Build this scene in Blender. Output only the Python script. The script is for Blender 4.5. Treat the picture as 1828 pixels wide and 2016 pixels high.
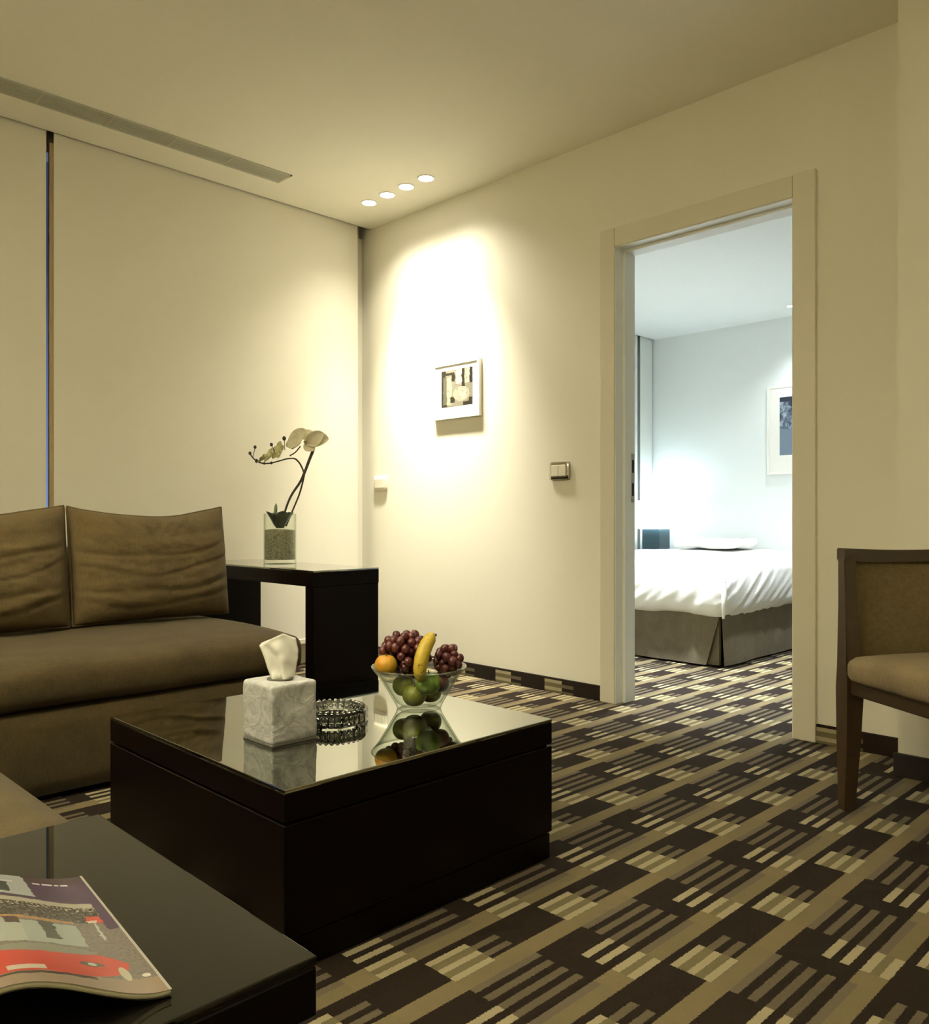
import bpy, bmesh, math, random
from mathutils import Vector, Matrix, noise
random.seed(7)
PI = math.pi
for o in list(bpy.data.objects):
    bpy.data.objects.remove(o)
sc = bpy.context.scene
C = sc.collection

# ------------------------------------------------------------------ camera
YAW = math.radians(45.3)
CAM_H = 0.87
cam_d = bpy.data.cameras.new('camera')
cam_d.sensor_fit = 'VERTICAL'
cam_d.sensor_height = 36.0
cam_d.lens = 1636.65 / 2016 * 36.0
cam_d.shift_y = 10.0 / 2016
cam_d.clip_start = 0.02
cam = bpy.data.objects.new('camera', cam_d)
C.objects.link(cam)
cam.location = (0, 0, CAM_H)
cam.rotation_euler = (PI / 2, 0, YAW - PI / 2)
sc.camera = cam
FV = Vector((math.cos(YAW), math.sin(YAW), 0))     # level view direction
RV = Vector((math.sin(YAW), -math.cos(YAW), 0))    # to the right of it

# ------------------------------------------------------------------ world: blue-hour sky outside the windows
w = bpy.data.worlds.new('dusk_sky')
sc.world = w
w.use_nodes = True
nt = w.node_tree
nt.nodes.clear()
tc = nt.nodes.new('ShaderNodeTexCoord')
sx = nt.nodes.new('ShaderNodeSeparateXYZ')
rp = nt.nodes.new('ShaderNodeValToRGB')
bg = nt.nodes.new('ShaderNodeBackground')
wo = nt.nodes.new('ShaderNodeOutputWorld')
nt.links.new(tc.outputs['Generated'], sx.inputs[0])
nt.links.new(sx.outputs['Z'], rp.inputs[0])
rp.color_ramp.elements[0].position = 0.0
rp.color_ramp.elements[0].color = (0.20, 0.30, 0.62, 1)
rp.color_ramp.elements[1].position = 0.26
rp.color_ramp.elements[1].color = (0.03, 0.045, 0.10, 1)
nt.links.new(rp.outputs[0], bg.inputs[0])
bg.inputs[1].default_value = 0.9
nt.links.new(bg.outputs[0], wo.inputs[0])

# ------------------------------------------------------------------ light levels and exposure
WARM = (1.0, 0.93, 0.71)
ACCENT = (1.0, 0.955, 0.80)
COOL = (0.90, 0.97, 1.0)
ACCENT_W = 165.0      # each of the four small downlights over the wall picture
ROOM_FILL_W = 34.0        # each of four downlights added out of view for ambient light
BED_W = 120.0         # bedroom downlights: one seen, four added out of sight
FILL_UPLIGHT_W = 360.0    # each of the two torchiere fixtures added out of view for ambient light
LAMP_W = 4.0        # bedside lamp
sc.view_settings.view_transform = 'Standard'
sc.view_settings.look = 'None'
sc.view_settings.gamma = 1.0
sc.view_settings.use_curve_mapping = False
sc.view_settings.exposure = 0.21
sc.cycles.use_denoising = True
sc.cycles.use_adaptive_sampling = True
sc.cycles.adaptive_threshold = 0.05
sc.cycles.max_bounces = 9
sc.cycles.diffuse_bounces = 5
sc.cycles.caustics_reflective = False
sc.cycles.caustics_refractive = False
sc.cycles.sample_clamp_indirect = 6.0

# ------------------------------------------------------------------ object helpers
def obj(name, bm, mat, parent=None, smooth=False, loc=None, auto=None):
    me = bpy.data.meshes.new(name)
    bmesh.ops.recalc_face_normals(bm, faces=bm.faces[:])
    if smooth:
        for f in bm.faces:
            f.smooth = True
        if auto is not None:
            for e in bm.edges:
                if len(e.link_faces) == 2 and e.calc_face_angle(0) > auto:
                    e.smooth = False
    bm.to_mesh(me)
    bm.free()
    if mat is not None:
        me.materials.append(mat)
    o = bpy.data.objects.new(name, me)
    C.objects.link(o)
    if loc is not None:
        o.location = loc
    if parent is not None:
        o.parent = parent
    return o

def share(name, src, parent, loc=(0, 0, 0), rot=(0, 0, 0), scale=(1, 1, 1)):
    o = bpy.data.objects.new(name, src.data)
    C.objects.link(o)
    o.parent = parent
    o.location = loc
    o.rotation_euler = rot
    o.scale = scale
    return o

def thing(name, label, cat, loc=(0, 0, 0), rotz=0.0, group=None):
    o = bpy.data.objects.new(name, None)
    o.empty_display_size = 0.05
    C.objects.link(o)
    o.location = loc
    o.rotation_euler = (0, 0, rotz)
    return tag(o, label, cat, group)

def tag(o, label, cat, group=None, kind=None):
    o['label'] = label
    o['category'] = cat
    if group:
        o['group'] = group
    if kind:
        o['kind'] = kind
    return o

def struct(name, bm, mat, label, cat, smooth=False):
    return tag(obj(name, bm, mat, smooth=smooth), label, cat, kind='structure')

def box(bm, x0, x1, y0, y1, z0, z1, bev=0.0, seg=2):
    r = bmesh.ops.create_cube(bm, size=1.0)
    vs = r['verts']
    for v in vs:
        v.co = Vector((x0 + (v.co.x + .5) * (x1 - x0), y0 + (v.co.y + .5) * (y1 - y0), z0 + (v.co.z + .5) * (z1 - z0)))
    if bev > 0:
        es = list({e for v in vs for e in v.link_edges})
        bmesh.ops.bevel(bm, geom=es, offset=bev, segments=seg, profile=0.5, affect='EDGES')
    return bm

def B(*a, **k):
    return box(bmesh.new(), *a, **k)

def tube(bm, pts, rad, n=8, cap=True):
    pts = [Vector(p) for p in pts]
    if not hasattr(rad, '__len__'):
        rad = [rad] * len(pts)
    rings = []
    up = Vector((0.13, 0.31, 0.94)).normalized()
    for i, p in enumerate(pts):
        t = (pts[min(i + 1, len(pts) - 1)] - pts[max(i - 1, 0)]).normalized()
        a = t.cross(up)
        if a.length < 1e-3:
            a = t.cross(Vector((1, 0, 0)))
        a.normalize()
        b = t.cross(a)
        rings.append([bm.verts.new(p + (a * math.cos(2 * PI * k / n) + b * math.sin(2 * PI * k / n)) * rad[i]) for k in range(n)])
    for i in range(len(rings) - 1):
        for k in range(n):
            bm.faces.new((rings[i][k], rings[i][(k + 1) % n], rings[i + 1][(k + 1) % n], rings[i + 1][k]))
    if cap:
        bm.faces.new(rings[0][::-1])
        bm.faces.new(rings[-1])
    return bm

def spline(pts, k=6):
    pts = [Vector(p) for p in pts]
    out = []
    for i in range(len(pts) - 1):
        p0 = pts[max(i - 1, 0)]; p1 = pts[i]; p2 = pts[i + 1]; p3 = pts[min(i + 2, len(pts) - 1)]
        for j in range(k):
            t = j / k
            out.append(0.5 * ((2 * p1) + (p2 - p0) * t + (2 * p0 - 5 * p1 + 4 * p2 - p3) * t * t + (3 * p1 - p0 - 3 * p2 + p3) * t ** 3))
    out.append(pts[-1])
    return out

def lathe(bm, prof, n=48, closed=False):
    rings = []
    for r, z in prof:
        if r < 1e-5:
            rings.append([bm.verts.new((0, 0, z))])
        else:
            rings.append([bm.verts.new((r * math.cos(2 * PI * k / n), r * math.sin(2 * PI * k / n), z)) for k in range(n)])
    pairs = list(zip(rings, rings[1:]))
    if closed:
        pairs.append((rings[-1], rings[0]))
    for a, b in pairs:
        for k in range(n):
            k2 = (k + 1) % n
            if len(a) == 1 and len(b) == 1:
                continue
            if len(a) == 1:
                bm.faces.new((a[0], b[k], b[k2]))
            elif len(b) == 1:
                bm.faces.new((a[k], a[k2], b[0]))
            else:
                bm.faces.new((a[k], a[k2], b[k2], b[k]))
    return bm

def ball(bm, r, c=(0, 0, 0), u=12, v=8, s=(1, 1, 1)):
    q = bmesh.ops.create_uvsphere(bm, u_segments=u, v_segments=v, radius=r)
    for vv in q['verts']:
        vv.co = Vector((vv.co.x * s[0] + c[0], vv.co.y * s[1] + c[1], vv.co.z * s[2] + c[2]))
    return bm

def softbox(nx, ny, nz, sx, sy, sz, rnd=0.06, fn=None):
    """a box of half sizes sx sy sz as a fine grid with rounded edges, fn(co)->co displaces"""
    bm = bmesh.new()
    bmesh.ops.create_cube(bm, size=2.0)
    # regular subdivision per axis through loop of bisects
    for ax, n in ((0, nx), (1, ny), (2, nz)):
        no = Vector((0, 0, 0)); no[ax] = 1
        for i in range(1, n):
            co = Vector((0, 0, 0)); co[ax] = -1 + 2 * i / n
            bmesh.ops.bisect_plane(bm, geom=bm.verts[:] + bm.edges[:] + bm.faces[:], plane_co=co, plane_no=no)
    h = Vector((sx, sy, sz))
    for v in bm.verts:
        p = Vector((v.co.x * sx, v.co.y * sy, v.co.z * sz))
        q = Vector([max(-h[i] + rnd, min(h[i] - rnd, p[i])) for i in range(3)])
        d = p - q
        if d.length > 1e-9:
            p = q + d.normalized() * min(rnd, max(abs(d.x), abs(d.y), abs(d.z)))
        v.co = p
    if fn:
        for v in bm.verts:
            v.co = fn(v.co.copy())
    return bm

# ------------------------------------------------------------------ node helpers
class N:
    def __init__(s, name):
        s.m = bpy.data.materials.new(name)
        s.m.use_nodes = True
        s.t = s.m.node_tree
        s.t.nodes.clear()
        s.out = s.t.nodes.new('ShaderNodeOutputMaterial')
    def n(s, typ, **k):
        q = s.t.nodes.new(typ)
        for a, v in k.items():
            setattr(q, a, v)
        return q
    def l(s, a, b):
        s.t.links.new(a, b)
    def put(s, sock, v):
        if isinstance(v, bpy.types.NodeSocket):
            s.l(v, sock)
        elif v is not None:
            if sock.type == 'RGBA' and hasattr(v, '__len__') and len(v) == 3:
                v = (*v, 1)
            sock.default_value = v
    def math(s, op, a, b=None, c=None):
        q = s.n('ShaderNodeMath', operation=op)
        s.put(q.inputs[0], a)
        if b is not None: s.put(q.inputs[1], b)
        if c is not None: s.put(q.inputs[2], c)
        return q.outputs[0]
    def mix(s, f, a, b):
        q = s.n('ShaderNodeMix', data_type='RGBA')
        s.put(q.inputs[0], f); s.put(q.inputs[6], a); s.put(q.inputs[7], b)
        return q.outputs[2]
    def sep(s, v):
        q = s.n('ShaderNodeSeparateXYZ'); s.l(v, q.inputs[0])
        return q.outputs
    def pos(s):
        return s.n('ShaderNodeNewGeometry').outputs['Position']
    def objc(s):
        return s.n('ShaderNodeTexCoord').outputs['Object']
    def uv(s):
        return s.n('ShaderNodeTexCoord').outputs['UV']
    def noise(s, vec, scale, detail=3, rough=.5, dist=0.0):
        q = s.n('ShaderNodeTexNoise')
        if vec is not None: s.l(vec, q.inputs['Vector'])
        q.inputs['Scale'].default_value = scale
        q.inputs['Detail'].default_value = detail
        q.inputs['Roughness'].default_value = rough
        q.inputs['Distortion'].default_value = dist
        return q.outputs
    def mapping(s, vec, scale=(1, 1, 1), rot=(0, 0, 0), loc=(0, 0, 0)):
        q = s.n('ShaderNodeMapping')
        s.l(vec, q.inputs[0])
        q.inputs['Scale'].default_value = scale
        q.inputs['Rotation'].default_value = rot
        q.inputs['Location'].default_value = loc
        return q.outputs[0]
    def ramp(s, f, stops):
        q = s.n('ShaderNodeValToRGB')
        s.put(q.inputs[0], f)
        e = q.color_ramp.elements
        while len(e) < len(stops): e.new(0.5)
        for i, (p, c) in enumerate(stops):
            e[i].position = p; e[i].color = (*c, 1) if len(c) == 3 else c
        return q.outputs[0]
    def bump(s, h, strength=.2, dist=.01):
        q = s.n('ShaderNodeBump')
        s.l(h, q.inputs['Height'])
        q.inputs['Strength'].default_value = strength
        q.inputs['Distance'].default_value = dist
        return q.outputs[0]
    def rect(s, u, v, u0, u1, v0, v1):
        a = s.math('COMPARE', u, (u0 + u1) / 2, (u1 - u0) / 2)
        b = s.math('COMPARE', v, (v0 + v1) / 2, (v1 - v0) / 2)
        return s.math('MULTIPLY', a, b)
    def ell(s, u, v, uc, vc, ru, rv):
        a = s.math('DIVIDE', s.math('SUBTRACT', u, uc), ru)
        b = s.math('DIVIDE', s.math('SUBTRACT', v, vc), rv)
        d = s.math('ADD', s.math('MULTIPLY', a, a), s.math('MULTIPLY', b, b))
        return s.math('LESS_THAN', d, 1.0)
    def pbr(s, color, rough=.6, normal=None, **k):
        q = s.n('ShaderNodeBsdfPrincipled')
        s.put(q.inputs['Base Color'], color)
        s.put(q.inputs['Roughness'], rough)
        if normal is not None: s.l(normal, q.inputs['Normal'])
        for a, v in k.items():
            s.put(q.inputs[a.replace('_', ' ')], v)
        s.l(q.outputs[0], s.out.inputs[0])
        return q

def plain(name, col, rough=.6, **k):
    m = N(name); m.pbr(col, rough, **k); return m.m

def plaster(name, col, rough=.75, amp=.03, scale=(40, 40, 160)):
    m = N(name)
    p = m.pos()
    a = m.noise(m.mapping(p, scale=scale), 1.0, 3)
    b = m.noise(p, 1.7, 3)
    f = m.math('ADD', m.math('MULTIPLY', a[0], .6), m.math('MULTIPLY', b[0], .4))
    lo = tuple(c * (1 - amp) for c in col); hi = tuple(min(1, c * (1 + amp)) for c in col)
    m.pbr(m.mix(f, lo, hi), rough, m.bump(a[0], .06, .002))
    return m.m

def fabric(name, col, dark, scale=320, rough=.95, wob=.5):
    m = N(name)
    p = m.objc()
    wv = m.noise(m.mapping(p, scale=(1, 1, .10)), scale, 2, .6)
    wh = m.noise(m.mapping(p, scale=(.12, .5, 1.2)), scale, 2, .6)
    sp = m.noise(p, scale * 1.3, 2)
    big = m.noise(p, 9, 4)
    f = m.math('ADD', m.math('ADD', m.math('MULTIPLY', wv[0], .42), m.math('MULTIPLY', wh[0], .30)), m.math('MULTIPLY', sp[0], .28))
    f = m.math('ADD', f, m.math('MULTIPLY', m.math('SUBTRACT', big[0], .5), wob))
    c = m.ramp(f, [(.30, dark), (.70, col)])
    m.pbr(c, rough, m.bump(f, .4, .003), Sheen_Weight=.02)
    return m.m

def darkwood(name, rough=.28):
    m = N(name)
    p = m.objc()
    g = m.noise(m.mapping(p, scale=(3, 3, 60)), 3.0, 4, .6, 1.0)
    m.pbr(m.mix(g[0], (.0022, .0012, .0008), (.0056, .0030, .0020)), rough, Specular_IOR_Level=.10)
    return m.m

# ------------------------------------------------------------------ materials
M = {}
M['wall'] = plaster('wall_paint', (.80, .765, .64))
M['ceil'] = plaster('ceiling_paint', (.87, .835, .71), scale=(30, 30, 30))
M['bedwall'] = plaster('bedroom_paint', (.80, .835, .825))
M['trim'] = plain('trim_paint', (.70, .65, .52), .45)
M['jamb'] = plain('jamb_paint_lit', (.86, .87, .82), .4)  # colour lightened to stand in for light from the bedroom
M['white'] = plain('white_lacquer', (.86, .84, .78), .4)
M['wood'] = darkwood('wenge_wood')
M['wood2'] = darkwood('wenge_wood_satin', .4)
M['sofa'] = fabric('sofa_fabric', (.080, .054, .017), (.037, .025, .007))
M['cushion'] = fabric('cushion_fabric', (.128, .088, .031), (.064, .043, .014))
M['chairfab'] = fabric('chair_fabric', (.20, .148, .078), (.125, .092, .047), 300)
M['steel'] = plain('brushed_metal', (.50, .47, .40), .16, Metallic=1.0)
M['plastic'] = plain('switch_plastic', (.74, .70, .58), .35)
M['ventm'] = plain('vent_metal', (.46, .46, .37), .5)
M['ventd'] = plain('vent_dark', (.10, .10, .075), .8)
M['linen'] = plain('white_linen', (.86, .85, .82), .85)

def carpet_colour(m, u, v):
    """colour of the woven pattern from cell coordinates in metres, cell 0.337"""
    DK = (.0165, .0102, .0062); DIM = (.100, .080, .049); BR = (.290, .247, .150); TAN = (.148, .118, .061)
    OL = (.130, .109, .054); TAN2 = (.158, .123, .064); GR = (.112, .090, .059)
    P = .337
    c = DK
    R = []
    R.append((0, P, .142, .195, TAN)); R.append((.187, P, .142, .195, TAN2))
    R.append((0, .187, .142, .160, GR))
    R.append((.244, P, .142, .160, BR)); R.append((.244, P, .160, .177, OL)); R.append((.244, P, .177, .195, BR))
    R.append((0, P, .292, P, TAN)); R.append((.187, P, .292, P, TAN2)); R.append((0, .187, 0, .0165, GR))
    R.append((0, .184, .034, .0515, DIM)); R.append((0, .184, .069, .0865, DIM)); R.append((0, .184, .104, .1215, DIM))
    R.append((.244, P, .069, .0865, BR)); R.append((.244, P, .104, .1215, BR))
    R.append((0, .109, .2135, .302, OL)); R.append((0, .109, .2135, .229, BR)); R.append((0, .109, .249, .265, BR)); R.append((0, .109, .284, .300, BR))
    R.append((.109, .180, .230, .247, DIM)); R.append((.109, .180, .264, .281, DIM))
    for u0, u1, v0, v1, col in R:
        c = m.mix(m.rect(u, v, u0, u1, v0, v1), c, col)
    return c

def carpet(name, upright=False):
    m = N(name)
    p = m.pos()
    s = m.sep(p)
    jit = m.noise(p, 260, 1)
    ju = m.math('MULTIPLY', m.math('SUBTRACT', jit[0], .5), .006)
    P = .337
    if not upright:
        u = m.math('FLOORED_MODULO', m.math('ADD', m.math('SUBTRACT', s[0], 1.420), ju), P)
        v = m.math('FLOORED_MODULO', m.math('ADD', m.math('SUBTRACT', 1.081 + P * 9, s[1]), ju), P)
    else:
        u = m.math('FLOORED_MODULO', m.math('SUBTRACT', 2.68 + P * 20, s[1]), P)
        v = m.math('ADD', m.math('SUBTRACT', .072, s[2]), .204)
    c = carpet_colour(m, u, v)
    tuft = m.noise(p, 420, 2, .7)
    f = m.math('ADD', .72, m.math('MULTIPLY', tuft[0], .56))
    q = m.n('ShaderNodeMix', data_type='RGBA', blend_type='MULTIPLY')
    q.inputs[0].default_value = 1.0
    m.l(c, q.inputs[6])
    cc = m.n('ShaderNodeCombineColor')
    for i in range(3): m.l(f, cc.inputs[i])
    m.l(cc.outputs[0], q.inputs[7])
    m.pbr(q.outputs[2], .97, m.bump(tuft[0], .6, .004), Specular_IOR_Level=.15)
    return m.m

M['carpet'] = carpet('carpet')
M['carpet_base'] = carpet('carpet_skirting', True)

def glassmat(name, col=(1, 1, 1), rough=0.0, ior=1.45):
    m = N(name)
    m.pbr(col, rough, Transmission_Weight=1.0, IOR=ior)
    return m.m
def thinglass(name, tint, edge, ior=1.5):
    """thin-walled clear glass: see-through, greener where seen edge-on, with surface reflections"""
    m = N(name)
    lw = m.n('ShaderNodeLayerWeight'); lw.inputs[0].default_value = .5
    fc_ = lw.outputs['Facing']
    tr = m.n('ShaderNodeBsdfTransparent'); m.l(m.mix(m.math('POWER', fc_, 4.0), tint, edge), tr.inputs[0])
    gl = m.n('ShaderNodeBsdfGlossy'); gl.inputs['Roughness'].default_value = .01
    fr = m.math('ADD', .035, m.math('MULTIPLY', m.math('POWER', fc_, 5.0), .75))
    mx = m.n('ShaderNodeMixShader'); m.l(fr, mx.inputs[0]); m.l(tr.outputs[0], mx.inputs[1]); m.l(gl.outputs[0], mx.inputs[2])
    m.l(mx.outputs[0], m.out.inputs[0])
    return m.m
M['glass'] = thinglass('clear_glass', (.97, .985, .96), (.45, .51, .40))
M['pane'] = glassmat('window_pane_glass', (.96, .98, .95))
M['crystal'] = glassmat('cut_crystal', (.95, .97, .93), 0.0, 1.6)
def tableglass(name, metal, base):
    m = N(name)
    m.pbr(base, .02, Metallic=metal, IOR=1.40)
    return m.m
M['tableglass'] = tableglass('tinted_mirror_glass', 1.0, (.40, .41, .36))
M['blackglass'] = tableglass('black_glass', 0.0, (.010, .009, .006))

def emis(name, col, st):
    m = N(name)
    e = m.n('ShaderNodeEmission')
    e.inputs[0].default_value = (*col, 1); e.inputs[1].default_value = st
    m.l(e.outputs[0], m.out.inputs[0])
    return m.m
M['lens'] = emis('downlight_lens', (1, .95, .82), 12)
M['lenscool'] = emis('downlight_lens_cool', (.95, 1, 1), 10)

# ------------------------------------------------------------------ the setting
XD = 3.229     # door wall
YB = 4.106     # plane of the roller blinds
ZC = 2.66
XW0, YW0 = -1.7, -1.9
YG = 4.24      # window glass
XB = 6.445     # bedroom far wall
ZB = 2.455     # bedroom ceiling
DY0, DY1, DZ = 1.415, 2.257, 2.127

bm = bmesh.new()
box(bm, XW0, XB + .1, YW0, YG + .3, -.1, 0)
struct('floor', bm, M['carpet'], 'brown and beige patterned carpet covering the whole floor', 'floor')

bm = bmesh.new()
box(bm, XW0, XD + .02, YW0, YB - .012, ZC, ZC + .02)
box(bm, XW0, XD + .02, YB - .014, YB - .012, ZC, ZC + .14)
box(bm, XW0, XD + .02, YB - .012, YG + .1, ZC + .14, ZC + .16)
struct('ceiling', bm, M['ceil'], 'plain cream ceiling of the living room', 'ceiling')

bm = bmesh.new()
W1 = XD + .12
box(bm, XD, W1, DY1 + .02, YG + .3, 0, ZC + .2)
box(bm, XD, W1, YW0, DY0 - .02, 0, ZC + .2)
box(bm, XD, W1, DY0 - .02, DY1 + .02, DZ + .02, ZC + .2)
struct('wall_right', bm, M['wall'], 'cream wall with the bedroom doorway', 'wall')

struct('wall_front', B(3.005, XD + .0, YW0, .963, 0, ZC), M['wall'], 'projecting cream wall behind the armchair at the right edge', 'wall')
struct('wall_left', B(XW0 - .1, XW0, YW0 - .1, YG + .3, 0, ZC + .2), M['wall'], 'cream wall behind the sofas, outside the photo on the left', 'wall')
struct('wall_rear', B(XW0 - .1, XD + .14, YW0 - .1, YW0, 0, ZC + .2), M['wall'], 'cream wall behind the camera', 'wall')

# window wall behind the blinds: sill wall, header, side post, mullion, glass
bm = bmesh.new()
box(bm, XW0, XD, YG - .03, YG + .12, 0, .30)
box(bm, XW0, XD, YG - .03, YG + .12, ZC - .04, ZC + .2)
box(bm, 3.08, XD, YG - .06, YG + .12, .30, ZC - .04)
struct('wall_window', bm, M['wall'], 'low parapet and header of the window wall behind the blinds', 'wall')
win = tag(thing('window_1', 'tall dark window behind the two roller blinds of the living room', 'window'), 'tall dark window behind the two roller blinds of the living room', 'window', kind='structure')
M['mull'] = plain('window_frame_bronze', (.46, .35, .19), .5)
obj('mullion', B(1.353, 1.44, YB + .014, YB + .034, .30, ZC - .04, .002), M['mull'], win)
obj('mullion', B(-.42, -.34, YB + .05, YG + .02, .30, ZC - .04, .004), M['mull'], win)
obj('pane', B(1.36, 3.08, YG - .006, YG + .006, .30, ZC - .04), M['pane'], win)
obj('pane', B(-.34, 1.36, YG - .006, YG + .006, .30, ZC - .04), M['pane'], win)
obj('pane', B(XW0, -.42, YG - .006, YG + .006, .30, ZC - .04), M['pane'], win)

# baseboards of carpet
for n, a in enumerate(((DY1 + .081, 4.106), (.963, DY0 - .089))):
    struct('baseboard_right', B(XD - .012, XD, a[0], a[1], 0, .072, .002, 1), M['carpet_base'],
           ('carpet skirting strip left of the doorway under the wall picture', 'carpet skirting strip between the doorway and the projecting wall')[n], 'baseboard')
struct('baseboard_front', B(2.993, 3.005, YW0, .975, 0, .078, .002, 1), plain('dark_skirting', (.012, .008, .006), .9), 'dark skirting strip along the projecting wall at the right edge', 'baseboard')

# doorway
door = tag(thing('door_1', 'x', 'doorway', (XD, 0, 0)), 'pale painted door frame around the opening into the bedroom', 'doorway', kind='structure')
obj('side_casing', B(-.018, .002, DY1, DY1 + .081, 0, DZ + .088, .003), M['trim'], door)
obj('side_casing', B(-.018, .002, DY0 - .089, DY0, 0, DZ + .088, .003), M['trim'], door)
obj('head_casing', B(-.0175, .002, DY0 + .001, DY1 - .001, DZ, DZ + .087, .003), M['trim'], door)
jl = obj('jamb', B(-.012, .125, DY1 - .004, DY1 + .02, 0, DZ), M['jamb'], door)
obj('door_stop', B(.045, .125, DY1 - .018, DY1 - .003, 0, DZ - .014), M['jamb'], jl)
jr = obj('jamb', B(-.012, .125, DY0 - .02, DY0 + .004, 0, DZ), M['jamb'], door)
obj('door_stop', B(.045, .125, DY0 + .003, DY0 + .018, 0, DZ - .014), M['jamb'], jr)
jh = obj('head_jamb', B(-.012, .125, DY0, DY1, DZ - .004, DZ + .02), M['jamb'], door)
obj('door_stop', B(.045, .125, DY0, DY1, DZ - .018, DZ - .003), M['jamb'], jh)
sp = obj('strike_plate', B(.094, .118, DY1 - .0205, DY1 - .017, .94, 1.17, .001), M['steel'], jl)
hole = plain('latch_hole', (.01, .01, .01), .8)
obj('latch_hole', B(.098, .114, DY1 - .0225, DY1 - .0195, .97, 1.03), hole, sp)
obj('latch_hole', B(.098, .114, DY1 - .0225, DY1 - .0195, 1.08, 1.14), hole, sp)

# bedroom shell
bm = bmesh.new()
box(bm, XB, XB + .1, -.2, YG + .3, 0, ZB + .3)
struct('wall_bedroom_far', bm, M['bedwall'], 'white bedroom wall with the framed picture', 'wall')
struct('wall_bedroom_side', B(W1, XB + .1, -.3, -.2, 0, ZB + .3), M['bedwall'], 'bedroom side wall hidden right of the doorway', 'wall')
bm = bmesh.new()
box(bm, W1, XB, -.2, YB - .015, ZB, ZB + .02)
box(bm, W1, XB, YB - .017, YB - .015, ZB, ZB + .14)
box(bm, W1, XB, YB - .015, YG + .1, ZB + .14, ZB + .16)
struct('ceiling_bedroom', bm, M['bedwall'], 'white bedroom ceiling seen through the doorway', 'ceiling')
struct('wall_bedroom_window', B(W1, XB, YG, YG + .1, 0, ZB + .3), M['bedwall'], 'bedroom window wall behind pale blinds', 'wall')

# ------------------------------------------------------------------ roller blinds
def blind_mat(name, col):
    m = N(name)
    p = m.pos()
    a = m.noise(m.mapping(p, scale=(350, 350, 700)), 1, 2)
    b = m.noise(p, 14, 4, .6)
    f = m.math('ADD', m.math('MULTIPLY', a[0], .5), m.math('MULTIPLY', b[0], .5))
    m.pbr(m.mix(f, tuple(c * .94 for c in col), tuple(min(1, c * 1.04) for c in col)), .9, m.bump(a[0], .1, .001))
    return m.m
M['blind'] = blind_mat('blind_fabric', (.735, .70, .59))
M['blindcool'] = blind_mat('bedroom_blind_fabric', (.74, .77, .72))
def blind(x0, x1, ztop, label, mat, grp):
    t = thing('roller_blind', label, 'blind', ((x0 + x1) / 2, YB, 0), 0, grp)
    h = (x1 - x0) / 2
    obj('blind_fabric', B(-h, h, -.0, .0025, .16, ztop + .09), mat, t)
    obj('bottom_bar', B(-h, h, -.004, .008, .13, .16, .003), M['trim'], t)
    bm = bmesh.new()
    tube(bm, [(-h, .02, ztop + .105), (h, .02, ztop + .105)], .022, 16)
    obj('roller_tube', bm, M['trim'], t, True, auto=.8)
    return t
blind(-.38, 1.334, ZC, 'cream roller blind at the left edge, beyond the vertical gap', M['blind'], 'living room roller blinds')
blind(1.368, 3.138, ZC, 'wide cream roller blind between the vertical gap and the room corner', M['blind'], 'living room roller blinds')
blind(5.0, 6.19, ZB, 'pale bedroom blind by the left door jamb', M['blindcool'], 'bedroom roller blinds')
blind(6.235, 6.42, ZB, 'narrow pale bedroom blind strip in the far corner', M['blindcool'], 'bedroom roller blinds')

# ------------------------------------------------------------------ ceiling vent
vt = thing('air_vent', 'long grey linear air grille in the ceiling beside the blinds', 'vent', (0, 3.793, ZC))
obj('vent_back', B(.2, 2.412, -.058, .058, -.0015, .0005), M['ventd'], vt)
bm = bmesh.new()
box(bm, .19, 2.42, -.066, -.055, -.006, .001, .001, 1)
box(bm, .19, 2.42, .055, .066, -.006, .001, .001, 1)
box(bm, 2.409, 2.42, -.066, .066, -.006, .001, .001, 1)
obj('frame', bm, M['ventm'], vt)
for k in range(9):
    y = -.049 + k * .01225
    obj('slat', B(.2, 2.41, y - .0042, y + .0042, -.006, -.0012), M['ventm'], vt)
for x in (.32, .615, .91, 1.205, 1.5, 1.795, 2.09):
    obj('divider', B(x - .006, x + .006, -.056, .056, -.0068, -.001), plain('vent_bar', (.42, .40, .30), .5), vt)

# ------------------------------------------------------------------ downlights
bm = bmesh.new()
lathe(bm, [(.046, 0), (.046, -.003), (.043, -.005), (.040, -.004), (.039, 0)], 32, True)
ring0 = obj('trim_ring', bm, M['white'], None, True, auto=.6)
bm = bmesh.new()
lathe(bm, [(0, -.0045), (.039, -.0035), (.039, 0), (0, 0)], 32)
lens0 = obj('lens', bm, M['lens'], None)
def downlight(x, y, z, label, grp, energy, col, size, blend=.6, first=[True], lensmat=None, rad=.03, tilt=0.0, tilt2=0.0, spill=0.0):
    t = thing('downlight', label, 'ceiling light', (x, y, z), 0, grp)
    if first[0]:
        ring0.parent = t; lens0.parent = t; first[0] = False
        ln = lens0
    else:
        share('trim_ring', ring0, t)
        ln = share('lens', lens0, t)
    if lensmat:
        ln.data = ln.data.copy(); ln.data.materials[0] = lensmat
    d = bpy.data.lights.new('downlight_beam', 'SPOT')
    d.energy = energy; d.color = col; d.spot_size = math.radians(size); d.spot_blend = blend; d.shadow_soft_size = rad
    lo = bpy.data.objects.new('downlight_beam', d)
    C.objects.link(lo)
    lo.parent = t
    lo.location = (0, 0, -.02)
    lo.rotation_euler = (-tilt2, -tilt, 0)
    if spill:                       # the wide soft spill of the reflector round the hot beam
        d2 = d.copy(); d2.energy = spill; d2.spot_size = math.radians(124)
        l2 = bpy.data.objects.new('downlight_spill', d2); C.objects.link(l2)
        l2.parent = t; l2.location = (0, 0, -.02); l2.rotation_euler = (-tilt2 * 1.5, -tilt, 0)
    return t
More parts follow.
